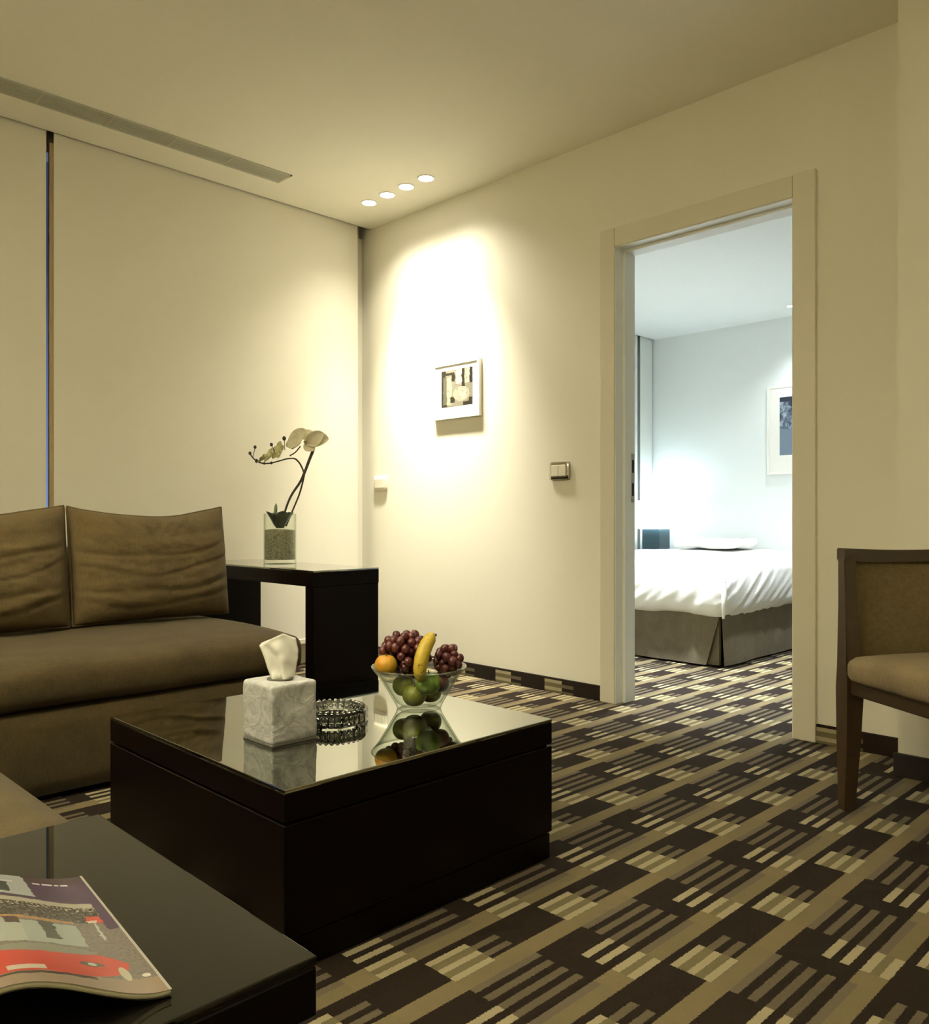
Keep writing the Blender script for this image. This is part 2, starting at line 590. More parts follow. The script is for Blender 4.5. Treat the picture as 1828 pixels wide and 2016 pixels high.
ordn = ('nearest the room corner', 'second from the room corner', 'third from the room corner', 'farthest from the room corner')
for k, y in enumerate((3.744, 3.582, 3.421, 3.262)):
    downlight(2.942, y, ZC, 'small downlight ' + ordn[k] + ' in the row of four', 'row of four accent downlights', ACCENT_W, ACCENT, 58, 1.0, tilt=math.radians(4), tilt2=math.radians(3), rad=.06, spill=24.0)
for k, (x, y) in enumerate(((1.05, 2.45), (-.3, 2.45), (1.35, 1.35), (.1, 1.2))):  # unseen fixtures added to fill the living room with light
    downlight(x, y, ZC, 'unseen fill downlight added in the living room ceiling', 'added living room fill downlights', ROOM_FILL_W, WARM, 130, 1.0, rad=.06)
for k, (x, y, e) in enumerate(((3.95, 2.8, .5), (4.6, 3.6, 1.3), (5.3, 1.9, 1.6), (4.1, 2.38, 6.5))):  # added out of sight to brighten the bed and doorway carpet
    downlight(x, y, ZB, 'added bedroom fill downlight hidden by the door frame', 'added bedroom fill downlights hidden by the door frame', BED_W * e, COOL, 125 if e < 2 else 66, 1.0, lensmat=M['lenscool'], rad=.05)

downlight(6.13, 2.70, ZB, 'lit bedroom downlight visible at the right door edge', 'bedroom downlights', BED_W * .3, COOL, 110, .9, lensmat=M['lenscool'], rad=.05)

# ------------------------------------------------------------------ torchiere fixtures added out of view as ambient fill
def uplight(x, y, label, energy):
    t = thing('fill_uplight', label, 'floor lamp', (x, y, 0), 0, 'torchiere fixtures added as ambient fill')
    bm = bmesh.new(); lathe(bm, [(0, 0), (.14, 0), (.14, .012), (.03, .03), (0, .03)], 32)
    obj('base', bm, M['steel'], t, True, auto=.6)
    bm = bmesh.new(); tube(bm, [(0, 0, .025), (0, 0, 1.62)], .012, 12)
    obj('pole', bm, M['steel'], t, True, auto=.9)
    bm = bmesh.new(); lathe(bm, [(0, 1.60), (.04, 1.60), (.13, 1.66), (.19, 1.76), (.186, 1.76), (.126, 1.668), (.04, 1.61), (0, 1.61)], 40)
    obj('bowl_shade', bm, M['steel'], t, True, auto=.9)
    bm = bmesh.new(); ball(bm, .035, (0, 0, 1.67), 16, 10)
    obj('bulb', bm, M['lens'], t, True)
    d = bpy.data.lights.new('fill_beam', 'SPOT')
    d.energy = energy; d.color = WARM; d.spot_size = math.radians(150); d.spot_blend = .8; d.shadow_soft_size = .10
    lo = bpy.data.objects.new('fill_beam', d); C.objects.link(lo)
    lo.parent = t; lo.location = (0, 0, 1.79); lo.rotation_euler = (PI, 0, 0)
    return t
uplight(-1.15, 1.7, 'torchiere added for ambient fill behind the left sofa section', FILL_UPLIGHT_W * 1.65)
uplight(.9, -.9, 'torchiere added for ambient fill behind the camera', FILL_UPLIGHT_W * .18)

# ------------------------------------------------------------------ sofas
def soft_noise(s, amp, f):
    def fn(p):
        n = noise.noise(p * f + Vector((s, s * 2, s * 3)))
        return p + Vector((0, 0, 1)) * n * amp
    return fn
sofa = thing('sofa', 'brown fabric sofa along the blinds with two loose back cushions', 'sofa', (.6, 3.22, 0))
obj('base', softbox(12, 8, 5, 1.195, .525, .134, .03), M['sofa'], sofa, True, loc=(0, 0, .146))
def seat_fn(p):
    k = (1 - abs(p.x / 1.2) ** 24) * (1 - abs(p.y / .53) ** 5)
    if p.z > 0: p.z += .022 * k
    p.z += .006 * noise.noise(p * 3.1)
    p.y -= .012 * (1 - (p.z / .07) ** 2) * (1 if p.y < -.4 else 0)
    return p
obj('seat_cushion', softbox(48, 26, 10, 1.2, .53, .070, .042, seat_fn), M['sofa'], sofa, True, loc=(0, 0, .352))
obj('backrest', softbox(24, 6, 8, 1.18, .10, .16, .05), M['sofa'], sofa, True, loc=(0, .43, .585))
for x in (-1.1, 1.1):
    for y in (-.45, .45):
        obj('foot', B(x - .03, x + .03, y - .03, y + .03, 0, .02), M['wood'], sofa)

def cushion(name, label, w, h, t, loc, rx, seed, rz=0.0):
    nx, nz = 88, 70
    bm = bmesh.new()
    CREASE = ((.10, .22, .045, .007), (-.25, .30, .040, .007), (-.55, .20, .05, .008), (-.80, .26, .05, .009))
    def rim_xz(a, b):
        ex = 1 - .006 * (1 - b * b)
        ez = 1 - (.185 if b > 0 else .02) * (1 - abs(a) ** 1.7)
        x = a * w / 2 * ex; z = b * h / 2 * ez
        q = .010 * noise.noise(Vector((a * 2.1 + seed, b * 2.1, seed)))
        return x + q * .15, z + q * max(0, b)
    front, back = {}, {}
    for i in range(nx + 1):
        for j in range(nz + 1):
            a = -1 + 2 * i / nx; b = -1 + 2 * j / nz
            # outline: pinched along the top, corners pulled out
            x, z = rim_xz(a, b)
            prof = max(0.0, (1 - abs(a) ** 3.2) * (1 - abs(b) ** 3.2)) ** .5
            d = t / 2 * prof
            # sagging creases: shallow arcs across the face, gathers at the top
            fold = .007 * noise.noise(Vector((a * 2.2 + seed, b * 4.5, seed))) + .003 * noise.noise(Vector((a * 9 + seed, b * 11, seed)))
            for b0, kk, wd, am in CREASE:
                c = b - (b0 + kk * (a + .1) ** 2 + .03 * math.sin(a * 5 + b0 * 9 + seed))
                am2 = am * (.55 + .6 * abs(a)) * (.7 + .5 * noise.noise(Vector((a * 2.5, b0 * 4, seed))))
                fold += -am2 * math.exp(-(c / wd) ** 2) + .6 * am2 * math.exp(-((c - 2.1 * wd) / (1.6 * wd)) ** 2)
            g = max(0, b - .25) ** 1.2
            for a0, sl in ((-.62, .5), (-.30, .35), (.15, -.45), (.32, -.55), (.50, -.65)):
                c = a - (a0 + sl * (1 - b) * 1.0)
                fold += -.013 * g * math.exp(-(c / .05) ** 2) + .007 * g * math.exp(-((c - .1) / .07) ** 2)
            sh = 0
            front[i, j] = bm.verts.new((x, -d - fold * prof, z))
            back[i, j] = front[i, j] if i in (0, nx) or j in (0, nz) else bm.verts.new((x, d * .8, z))
    for i in range(nx):
        for j in range(nz):
            bm.faces.new((front[i, j], front[i + 1, j], front[i + 1, j + 1], front[i, j + 1]))
            q = (back[i, j + 1], back[i + 1, j + 1], back[i + 1, j], back[i, j])
            try: bm.faces.new(q)
            except ValueError: pass
    o = obj('cushion_body', bm, M['cushion'], None, True)
    th = thing(name, label, 'cushion', loc, rz, 'loose back cushions on the sofa')
    th.rotation_euler = (rx, 0, rz)
    o.parent = th
    # piped seam round the rim
    rim = []
    for i in range(nx + 1): rim.append((i, 0))
    for j in range(1, nz + 1): rim.append((nx, j))
    for i in range(nx - 1, -1, -1): rim.append((i, nz))
    for j in range(nz - 1, 0, -1): rim.append((0, j))
    me = o.data
    bm = bmesh.new()
    pts = []
    for i, j in rim:
        a = -1 + 2 * i / nx; b = -1 + 2 * j / nz
        x, z = rim_xz(a, b)
        pts.append((x, 0, z))
    tube(bm, pts + [pts[0]], .0045, 6, False)
    obj('seam', bm, M['cushion'], o, True)
    return th
cushion('back_cushion', 'brown back cushion by the end table, right of the two on the sofa', .648, .462, .20, (1.489, 3.325, .683), math.radians(-8), 1.3)
cushion('back_cushion', 'brown back cushion cut by the left edge of the photo', .655, .468, .20, (.826, 3.325, .685), math.radians(-8), 4.7)

sofa2 = thing('sofa', 'tan-topped sofa section at the left edge, behind the magazine table', 'sofa', (-.05, 1.86, 0))
obj('base', softbox(8, 10, 4, .50, .635, .13, .03), M['sofa'], sofa2, True, loc=(0, 0, .15))
obj('seat_cushion', softbox(24, 30, 6, .51, .645, .068, .018, lambda p: p), M['sofa'], sofa2, True, loc=(0, 0, .352))
obj('backrest', softbox(6, 20, 8, .10, .64, .20, .04), M['sofa'], sofa2, True, loc=(-.42, 0, .61))
for x in (-.42, .42):
    for y in (-.55, .55):
        obj('foot', B(x - .03, x + .03, y - .03, y + .03, 0, .022), M['wood'], sofa2)

# ------------------------------------------------------------------ coffee table
TX0, TX1, TY0, TY1, TZ = .861, 1.653, 1.352, 2.172, .355
ct = thing('coffee_table', 'low black-brown square coffee table with a reflective glass top', 'table', ((TX0 + TX1) / 2, (TY0 + TY1) / 2, 0))
hx, hy = (TX1 - TX0) / 2, (TY1 - TY0) / 2
obj('plinth', B(-hx + .004, hx - .004, -hy + .004, hy - .004, 0, .064, .002, 1), M['wood'], ct)
obj('body', B(-hx, hx, -hy, hy, .068, .286, .002, 1), M['wood'], ct)
obj('core', B(-hx + .01, hx - .01, -hy + .01, hy - .01, .06, .30), M['wood'], ct)
tf = obj('top_frame', B(-hx, hx, -hy, hy, .291, TZ - .008, .002, 1), M['wood'], ct)
obj('glass_top', B(-hx, hx, -hy, hy, TZ - .008, TZ, .0015, 2), M['tableglass'], tf)

# ------------------------------------------------------------------ near side table with the magazine
nt_ = thing('side_table', 'dark glossy side table with a magazine in the lower left corner', 'table', (.16, .9325, 0))
hx2, hy2, Z2 = .30, .2675, .45
obj('body', B(-hx2 + .004, hx2 - .004, -hy2 + .006, hy2 - .006, 0, Z2 - .066, .002, 1), M['wood2'], nt_)
obj('core', B(-hx2 + .015, hx2 - .015, -hy2 + .02, hy2 - .02, Z2 - .08, Z2 - .05), M['wood2'], nt_)
obj('top_slab', B(-hx2, hx2, -hy2, hy2, Z2 - .058, Z2 - .010, .002, 1), M['wood2'], nt_)
obj('glass_top', B(-hx2, hx2, -hy2, hy2, Z2 - .009, Z2, .0015, 2), M['blackglass'], nt_)

# ------------------------------------------------------------------ far end table (slab top on two panel legs)
FX0, FX1, FY0, FY1, FZ = 2.030, 2.385, 2.963, 4.04, .641
ft = thing('end_table', 'tall dark wood end table with panel legs between sofa and corner', 'table', ((FX0 + FX1) / 2, (FY0 + FY1) / 2, 0))
hx3, hy3 = (FX1 - FX0) / 2, (FY1 - FY0) / 2
obj('leg_panel', B(-hx3 + .002, hx3 - .002, -hy3 + .001, -hy3 + .066, 0, FZ - .070, .002, 1), M['wood'], ft)
obj('leg_panel', B(-hx3 + .002, hx3 - .002, hy3 - .066, hy3 - .001, 0, FZ - .070, .002, 1), M['wood'], ft)
obj('top_slab', B(-hx3, hx3, -hy3, hy3, FZ - .070, FZ - .008, .002, 1), M['wood'], ft)
obj('glass_top', B(-hx3, hx3, -hy3, hy3, FZ - .008, FZ, .0015, 2), M['tableglass'], ft)

# ------------------------------------------------------------------ tissue box
def marble():
    m = N('grey_white_leather')
    p = m.objc()
    a = m.noise(p, 16, 6, .6, 1.6)
    r = m.math('ABSOLUTE', m.math('SUBTRACT', a[0], .5))
    c = m.ramp(r, [(0.0, (.44, .44, .43)), (.06, (.58, .58, .56)), (.25, (.68, .68, .66))])
    m.pbr(c, .5, m.bump(a[0], .5, .01))
    return m.m
tb = thing('tissue_box', 'square marbled off-white tissue box with a tissue sticking out', 'tissue box', (1.058, 1.680, TZ))
def tb_fn(p):
    n = noise.noise(p * 14) * .004 + noise.noise(p * 30) * .0015
    c = p.copy(); c.z *= .6
    if p.z < -.055: return p
    return p + c.normalized() * n
obj('cover', softbox(24, 24, 26, .061, .063, .0665, .007, tb_fn), marble(), tb, True, loc=(0, 0, .0705))
obj('bottom_edge', B(-.0605, .0605, -.0625, .0625, 0, .006, .001, 1), plain('box_base', (.12, .12, .10), .5), tb)
bm = bmesh.new()
lathe(bm, [(0, .1365), (.026, .1365), (.030, .1375), (.030, .1405), (.0, .1405)], 24)
obj('slot', bm, plain('tissue_slot', (.10, .09, .07), .8), tb)
# tissue: folded sheet
def tissue_sheet():
    bm = bmesh.new()
    nu, nv = 22, 24
    # outline in the view plane (right, up) in metres above the slot
    L = [(-.020, 0), (-.026, .02), (-.038, .052), (-.050, .077), (-.0455, .083)]
    Rr = [(.030, 0), (.033, .02), (.039, .045), (.040, .060), (.0325, .082)]
    def lerp(P, t):
        k = t * (len(P) - 1); i = min(int(k), len(P) - 2); f = k - i
        return (P[i][0] * (1 - f) + P[i + 1][0] * f, P[i][1] * (1 - f) + P[i + 1][1] * f)
    g = {}
    for j in range(nv + 1):
        t = j / nv
        l = lerp(L, t); r = lerp(Rr, t)
        for i in range(nu + 1):
            s = i / nu
            x = l[0] * (1 - s) + r[0] * s
            z = l[1] * (1 - s) + r[1] * s
            z += .024 * max(0, 1 - abs(s - .66) / .66) * t ** 3
            d = .016 * math.sin(s * PI * 1.15) * (1 - .3 * t) + .010 * math.sin(s * 11 + t * 3) * (1 - t) * .9 - .012 * t
            d += .004 * noise.noise(Vector((s * 5, t * 5, 2)))
            p = RV * x - FV * d + Vector((0, 0, z + .137))
            g[i, j] = bm.verts.new(p)
    for i in range(nu):
        for j in range(nv):
            bm.faces.new((g[i, j], g[i + 1, j], g[i + 1, j + 1], g[i, j + 1]))
    return bm
m = N('tissue_paper'); m.pbr((.83, .82, .74), .9, Subsurface_Weight=.0); M['tissue'] = m.m
ts = obj('tissue', tissue_sheet(), M['tissue'], tb, True)
sm = ts.modifiers.new('thickness', 'SOLIDIFY'); sm.thickness = .0008

# ------------------------------------------------------------------ ashtray
ash = thing('ashtray', 'octagonal cut glass ashtray between tissue box and fruit bowl', 'ashtray', (1.240, 1.722, TZ), math.radians(22.5))
def octo(prof, n=8, facet=.0):
    bm = bmesh.new()
    lathe(bm, prof, n, False)
    return bm
bm = octo([(0, 0), (.080, 0), (.086, .004), (.090, .030), (.084, .0345), (.072, .038), (.060, .034), (.048, .018), (.024, .014), (.0, .021)], 8)
obj('dish', bm, M['crystal'], ash)
def studs(n, rr, zz, size, hgt, tiltr, name):
    bm0 = bmesh.new()
    bmesh.ops.create_cone(bm0, cap_ends=True, segments=4, radius1=size, radius2=size * .25, depth=hgt)
    first = None
    for k in range(n):
        a = 2 * PI * (k + .5) / n
        p = (rr * math.cos(a), rr * math.sin(a), zz)
        if first is None:
            first = obj(name, bm0, M['crystal'], ash)
            first.location = p; first.rotation_euler = (0, tiltr, a)
        else:
            share(name, first, ash, p, (0, tiltr, a))
studs(32, .0735, .0385, .0085, .006, 0, 'rim_facet')
studs(24, .0545, .0300, .0080, .006, -.9, 'inner_facet')
studs(16, .0320, .0170, .0075, .006, 0, 'floor_facet')
studs(8, .0170, .0170, .0075, .006, 0, 'floor_facet')
studs(3, .0055, .0215, .0075, .007, .2, 'floor_facet')
bm0 = bmesh.new()
box(bm0, -.0025, .0028, -.0075, .0075, .004, .031, .0024, 1)
rib0 = None
for k in range(8):
    a = 2 * PI * (k + .5) / 8
    for off in (-.024, -.008, .008, .024):
        p = Vector((.0815 * math.cos(a) - off * math.sin(a), .0815 * math.sin(a) + off * math.cos(a), 0))
        if rib0 is None:
            rib0 = obj('side_facet', bm0, M['crystal'], ash); rib0.location = p; rib0.rotation_euler = (0, 0, a)
        else:
            share('side_facet', rib0, ash, p, (0, 0, a))

# ------------------------------------------------------------------ fruit bowl and fruit
BC = Vector((1.488, 1.678, TZ))
fb = thing('fruit_bowl', 'flared clear glass bowl of fruit on the coffee table', 'bowl', BC)
bm = bmesh.new()
lathe(bm, [(0, 0), (.055, 0), (.060, .003), (.062, .010), (.066, .018), (.086, .052), (.108, .088), (.128, .112), (.1285, .114),
           (.1255, .1135), (.105, .0905), (.083, .055), (.062, .020), (.052, .013), (0, .012)], 64)
obj('bowl_glass', bm, M['glass'], fb, True, auto=.9)
bm = bmesh.new()
tube(bm, [(.1268 * math.cos(2 * PI * k / 64), .1268 * math.sin(2 * PI * k / 64), .1138) for k in range(65)], .0017, 8, False)
obj('rim', bm, M['crystal'], fb, True)
def cw(px, py, dd=0.0):
    """offset from the bowl centre: px to the right and py up in photo pixels at its distance, dd metres towards the camera"""
    k = .001352
    return RV * (px * k) + Vector((0, 0, py * k)) - FV * dd
def fruit_mat(name, c1, c2, sc_=30, rough=.35, spots=None):
    m = N(name)
    p = m.objc()
    n_ = m.noise(p, sc_, 3)
    c = m.mix(m.ramp(n_[0], [(.35, (0, 0, 0)), (.65, (1, 1, 1))]), c1, c2)
    if spots:
        s = m.noise(p, 90, 2)
        c = m.mix(m.math('GREATER_THAN', s[0], .66), c, spots)
    m.pbr(c, rough)
    return m.m
M['grape'] = fruit_mat('red_grape_skin', (.060, .010, .012), (.135, .035, .030), 60, .28)
M['banana'] = fruit_mat('banana_skin', (.48, .33, .025), (.60, .44, .05), 40, .45, (.16, .09, .02))
M['orange'] = fruit_mat('orange_skin', (.62, .26, .02), (.55, .36, .03), 25, .45)
M['apple'] = fruit_mat('green_apple_skin', (.10, .20, .02), (.20, .28, .04), 25, .3)
M['pear'] = fruit_mat('pear_skin', (.17, .20, .02), (.25, .25, .03), 25, .4)
M['stalk'] = plain('fruit_stalk', (.08, .05, .02), .8)
gm = bmesh.new()
ball(gm, .0122, u=10, v=7, s=(1, 1, 1.08))
grape0 = None
def bunch(label, centers, stalk):
    global grape0
    t = thing('grape_bunch', label, 'grapes', BC, 0, 'grapes in the bowl')
    for p in centers:
        r = (random.uniform(-.5, .5), random.uniform(-.5, .5), random.uniform(0, 3))
        s = random.uniform(.92, 1.08)
        if grape0 is None:
            grape0 = obj('grape', gm, M['grape'], t, True)
            grape0.location = p
        else:
            share('grape', grape0, t, p, r, (s, s, s))
    bm = bmesh.new()
    tube(bm, stalk, .002, 6)
    obj('stalk', bm, M['stalk'], t, True)
    return t
ORANGE = cw(-63, 92, .040); PLUM = cw(42, 54, .026)
def heap(cx, cy, rx, ry, dep, n, z0=None, mind=.0180):
    out = []
    tries = 0
    while len(out) < n and tries < 20000:
        tries += 1
        a, b, c = random.uniform(-1, 1), random.uniform(-1, 1), random.uniform(-1, 1)
        q = a * a + b * b + c * c
        if q > 1 or q < .12: continue
        p = cw(cx + a * rx, cy + b * ry, c * dep)
        if (p - ORANGE).length < .046 or (p + Vector((0, 0, -.0)) - PLUM).length < .041: continue
        if Vector((p.x, p.y, 0)).length + .014 > .066 + .56 * max(0, p.z - .018) and p.z < .125: continue
        if all((p - o_).length > mind for o_ in out):
            out.append(p)
    return out
g1 = heap(-26, 108, 46, 42, .052, 84)
bunch('large bunch of dark red grapes heaped on the left of the bowl', g1, [cw(-30, 96), cw(-34, 120, .01), cw(-40, 136, .012)])
g2 = heap(58, 92, 25, 30, .040, 34)
bunch('smaller bunch of dark red grapes at the right rim of the bowl', g2, [cw(58, 86), cw(60, 100), cw(66, 112)])
# banana
bn = thing('banana', 'yellow banana standing upright among the grapes', 'banana', BC)
pts = spline([cw(8, 68, .086), cw(5, 80, .092), cw(8, 106, .090), cw(16, 132, .078), cw(26, 148, .066), cw(31, 151, .060)], 5)
n_ = len(pts)
rad = [.0195 * max(.2, math.sin(PI * min(.97, max(.06, i / (n_ - 1)))) ** .45) for i in range(n_)]
bm = bmesh.new(); tube(bm, pts, rad, 10)
obj('peel', bm, M['banana'], bn, True)
bm = bmesh.new(); tube(bm, [pts[-1], pts[-1] + cw(5, 1, -.004)], [.0045, .0035], 6)
obj('stem', bm, M['stalk'], bn, True)
def round_fruit(name, label, cat, p, r, mat, s=(1, 1, .95), grp=None):
    t = thing(name, label, cat, BC + p, 0, grp)
    bm = bmesh.new(); ball(bm, r, u=20, v=14, s=s)
    for v in bm.verts:
        q = math.hypot(v.co.x, v.co.y)
        v.co.z -= .25 * r * math.exp(-(q / (.35 * r)) ** 2) * (1 if v.co.z > 0 else -.5)
    obj('skin', bm, mat, t, True)
    bm = bmesh.new(); tube(bm, [(0, 0, r * .65), (.002, .001, r * .98)], [.0014, .0018], 6)
    obj('stalk', bm, M['stalk'], t, True)
    return t
round_fruit('orange', 'yellow-orange fruit at the left rim of the bowl', 'orange', ORANGE, .030, M['orange'])
round_fruit('green_apple', 'bright green apple under the banana at the front of the bowl', 'apple', cw(20, 58, .050), .034, M['apple'])
round_fruit('green_apple', 'olive green apple low in the middle of the bowl', 'apple', cw(-8, 30, .026), .032, M['pear'])
round_fruit('green_apple', 'dark olive apple low on the left inside the bowl', 'apple', cw(-30, 44, -.012), .032, M['pear'])
round_fruit('green_apple', 'olive apple at the bottom right inside the bowl', 'apple', cw(22, 30, -.018), .031, M['pear'])
round_fruit('plum', 'dark red plum inside the glass at the right of the bowl', 'plum', PLUM, .026, M['grape'])

# ------------------------------------------------------------------ vase with orchid
VC = Vector((2.223, 3.531, FZ))
K = .00249
def vw(px, py, dd=0.0):
    return RV * ((px - 551) * K) + Vector((0, 0, (1109 - py) * K)) - FV * dd
vs = thing('glass_vase', 'straight clear glass vase filled with fine gravel on the end table', 'vase', VC)
R0 = .078
bm = bmesh.new()
lathe(bm, [(0, 0), (R0, 0), (R0, .245), (R0 - .0035, .245), (R0 - .0035, .022), (0, .020)], 48)
obj('glass_cylinder', bm, M['glass'], vs, True, auto=.5)
def gravel():
    m = N('gravel')
    p = m.objc()
    q = m.n('ShaderNodeTexVoronoi'); m.l(p, q.inputs['Vector']); q.inputs['Scale'].default_value = 150
    c = m.ramp(q.outputs['Distance'], [(0, (.56, .52, .37)), (.5, (.34, .31, .21)), (1, (.13, .115, .08))])
    m.pbr(c, .8, m.bump(q.outputs['Distance'], .6, .004)); return m.m
bm = bmesh.new()
lathe(bm, [(0, .023), (R0 - .0045, .023), (R0 - .0045, .165), (R0 - .03, .170), (0, .168)], 40)
gv = obj('gravel', bm, gravel(), vs, True, auto=.5); gv['kind'] = 'stuff'
M['leaf'] = fruit_mat('orchid_leaf', (.012, .022, .014), (.028, .046, .030), 20, .3)
M['stemm'] = plain('orchid_stem', (.035, .040, .018), .6)
M['petal'] = fruit_mat('orchid_petal', (.66, .60, .42), (.80, .75, .58), 20, .6)
M['petalg'] = fruit_mat('orchid_petal_green', (.44, .42, .18), (.66, .62, .40), 20, .6)
M['bud'] = plain('orchid_bud', (.030, .022, .012), .6)
orc = thing('orchid', 'white orchid with two crossing stems standing in the gravel vase', 'orchid', VC)
def leaf_mesh(L, Wd, bend, mid=.0):
    bm = bmesh.new()
    nu, nv = 10, 8
    g = {}
    for i in range(nu + 1):
        t = i / nu
        wd = Wd * math.sin(PI * (t * .92 + .06)) ** .6
        for j in range(nv + 1):
            s = -1 + 2 * j / nv
            g[i, j] = bm.verts.new((L * t * (1 - .12 * t * bend), s * wd / 2, bend * L * t * t * .5 + .22 * wd * s * s + mid * math.sin(PI * t)))
    for i in range(nu):
        for j in range(nv):
            bm.faces.new((g[i, j], g[i + 1, j], g[i + 1, j + 1], g[i, j + 1]))
    return bm
def place_leaf(name, L, Wd, bend, base, direc, up, mat, par, thick=.0015):
    o = obj(name, leaf_mesh(L, Wd, bend), mat, par, True)
    x = direc.normalized(); y = up.cross(x).normalized(); z = x.cross(y)
    o.matrix_local = Matrix(((x.x, y.x, z.x, base.x), (x.y, y.y, z.y, base.y), (x.z, y.z, z.z, base.z), (0, 0, 0, 1)))
    md = o.modifiers.new('thickness', 'SOLIDIFY'); md.thickness = thick
    return o
# rosette of dark leaves resting on the gravel
for k in range(9):
    a = 2 * PI * k / 9 + .2
    d = Vector((math.cos(a), math.sin(a), 1.7))
    place_leaf('leaf', .092 + .006 * math.sin(k * 2.3), .070, -.08, vw(551, 1039) + Vector((math.cos(a), math.sin(a), 0)) * .018, d, Vector((-math.cos(a), -math.sin(a), .8)), M['leaf'], orc, .003)
M['shoot'] = plain('pale_green_shoot', (.14, .20, .11), .6)
bm = bmesh.new(); tube(bm, spline([vw(541, 1030), vw(542, 1008), vw(543, 996), vw(543, 990)], 3), [.009] * 5 + [.008, .0075, .005, .003, .001], 8)
obj('shoot', bm, M['shoot'], orc, True)
sa = spline([vw(556, 1035, .01), vw(562, 1005, .01), vw(574, 975, .012), (vw(592, 948, .014)), vw(602, 925, .012), vw(609, 905, .006), vw(617, 884, 0)], 5)
bm = bmesh.new(); tube(bm, sa, [.0045 + .0035 * (i / len(sa)) for i in range(len(sa))], 8); obj('stem', bm, M['bud'], orc, True)
sb = spline([vw(562, 1035, -.01), vw(574, 1006, -.012), vw(588, 972, -.012), vw(597, 940, -.008), vw(598, 930, 0), vw(592, 914, .01), vw(584, 904, .016), vw(578, 902, .02)], 5)
bm = bmesh.new(); tube(bm, sb, .0042, 8); obj('stem', bm, M['stemm'], orc, True)
sc2 = spline([vw(580, 902, .018), vw(566, 903, .02), vw(548, 908, .02), vw(530, 912, .02), vw(516, 911, .02), vw(504, 905, .02), vw(496, 896, .02), vw(494, 890, .02)], 4)
bm = bmesh.new(); tube(bm, sc2, .0034, 6); obj('stem', bm, M['stemm'], orc, True)
bm = bmesh.new(); tube(bm, spline([vw(572, 897, .02), vw(583, 890, .02), vw(592, 878, .01)], 4), .0032, 6); obj('stem', bm, M['stemm'], orc, True)
def flower(c, r, nrm, mat, par, k0=0.0):
    nrm = nrm.normalized()
    a = nrm.cross(Vector((0, 0, 1))).normalized(); b = a.cross(nrm)
    bm = bmesh.new(); ball(bm, r * .16, c + nrm * r * .12, 8, 6, (1, 1, 1))
    lip = obj('flower', bm, M['petalg'], par, True)
    for k in range(5):
        an = k0 + 2 * PI * k / 5
        d = a * math.cos(an) + b * math.sin(an)
        wide = .95 if k in (1, 4) else .7
        place_leaf('petal', r, r * wide, .25, c, d + nrm * .25, nrm, mat, lip, .0012)
# the two big sideways flowers at the top: broad overlapping petals
def petal_to(p0, p1, wd, face, mat, bend=.15):
    d = p1 - p0
    place_leaf('petal', d.length, wd, bend, p0, d, face, mat, BLOOM, .0012)
fc = -FV + Vector((0, 0, .35))
bm = bmesh.new(); ball(bm, .010, vw(602, 869, .012), 10, 8)
BLOOM = obj('flower', bm, M['petalg'], orc, True)
petal_to(vw(604, 868, .0), vw(650, 866, .02), .085, fc, M['petal'])
petal_to(vw(606, 876, .01), vw(640, 852, .03), .075, fc + RV * .3, M['petal'])
petal_to(vw(602, 872, .01), vw(622, 888, .03), .06, fc - RV * .2, M['petal'])
petal_to(vw(600, 866, -.01), vw(610, 845, -.03), .06, fc, M['petal'])
petal_to(vw(574, 880, .02), vw(606, 846, .035), .080, fc - RV * .3, M['petal'])
petal_to(vw(572, 882, .0), vw(592, 848, -.01), .065, fc, M['petal'])
petal_to(vw(590, 866, .03), vw(572, 884, .05), .05, fc, M['petal'])
petal_to(vw(592, 868, .0), vw(563, 878, .0), .055, fc, M['petalg'])
flower(vw(556, 890, .03), .055, -FV * .6 - RV * .6 + Vector((0, 0, .3)), M['petalg'], orc, .3)
flower(vw(536, 899, .03), .046, -FV * .5 - RV * .8 + Vector((0, 0, .5)), M['petalg'], orc, .9)
flower(vw(520, 905, .025), .032, -RV + Vector((0, 0, .8)), M['petalg'], orc, .5)
bb = bmesh.new(); ball(bb, .0085, u=10, v=8, s=(1, 1, 1.15))
bud0 = None
for px, py, s in ((561, 863, 1.15), (536, 875, .95), (504, 880, .9), (494, 892, .9), (507, 907, 1.05), (522, 912, .7), (536, 911, .8)):
    p = vw(px, py, .02)
    if bud0 is None:
        bud0 = obj('bud', bb, M['bud'], orc, True); bud0.location = p; bud0.scale = (s, s, s)
    else:
        share('bud', bud0, orc, p, (0, 0, 0), (s, s, s))
for a, b in (((561, 863), (562, 886)), ((536, 875), (544, 893)), ((504, 880), (500, 900))):
    bm = bmesh.new(); tube(bm, [vw(*a, .02), vw(*b, .02)], .0018, 5); obj('bud_stalk', bm, M['stemm'], orc, True)

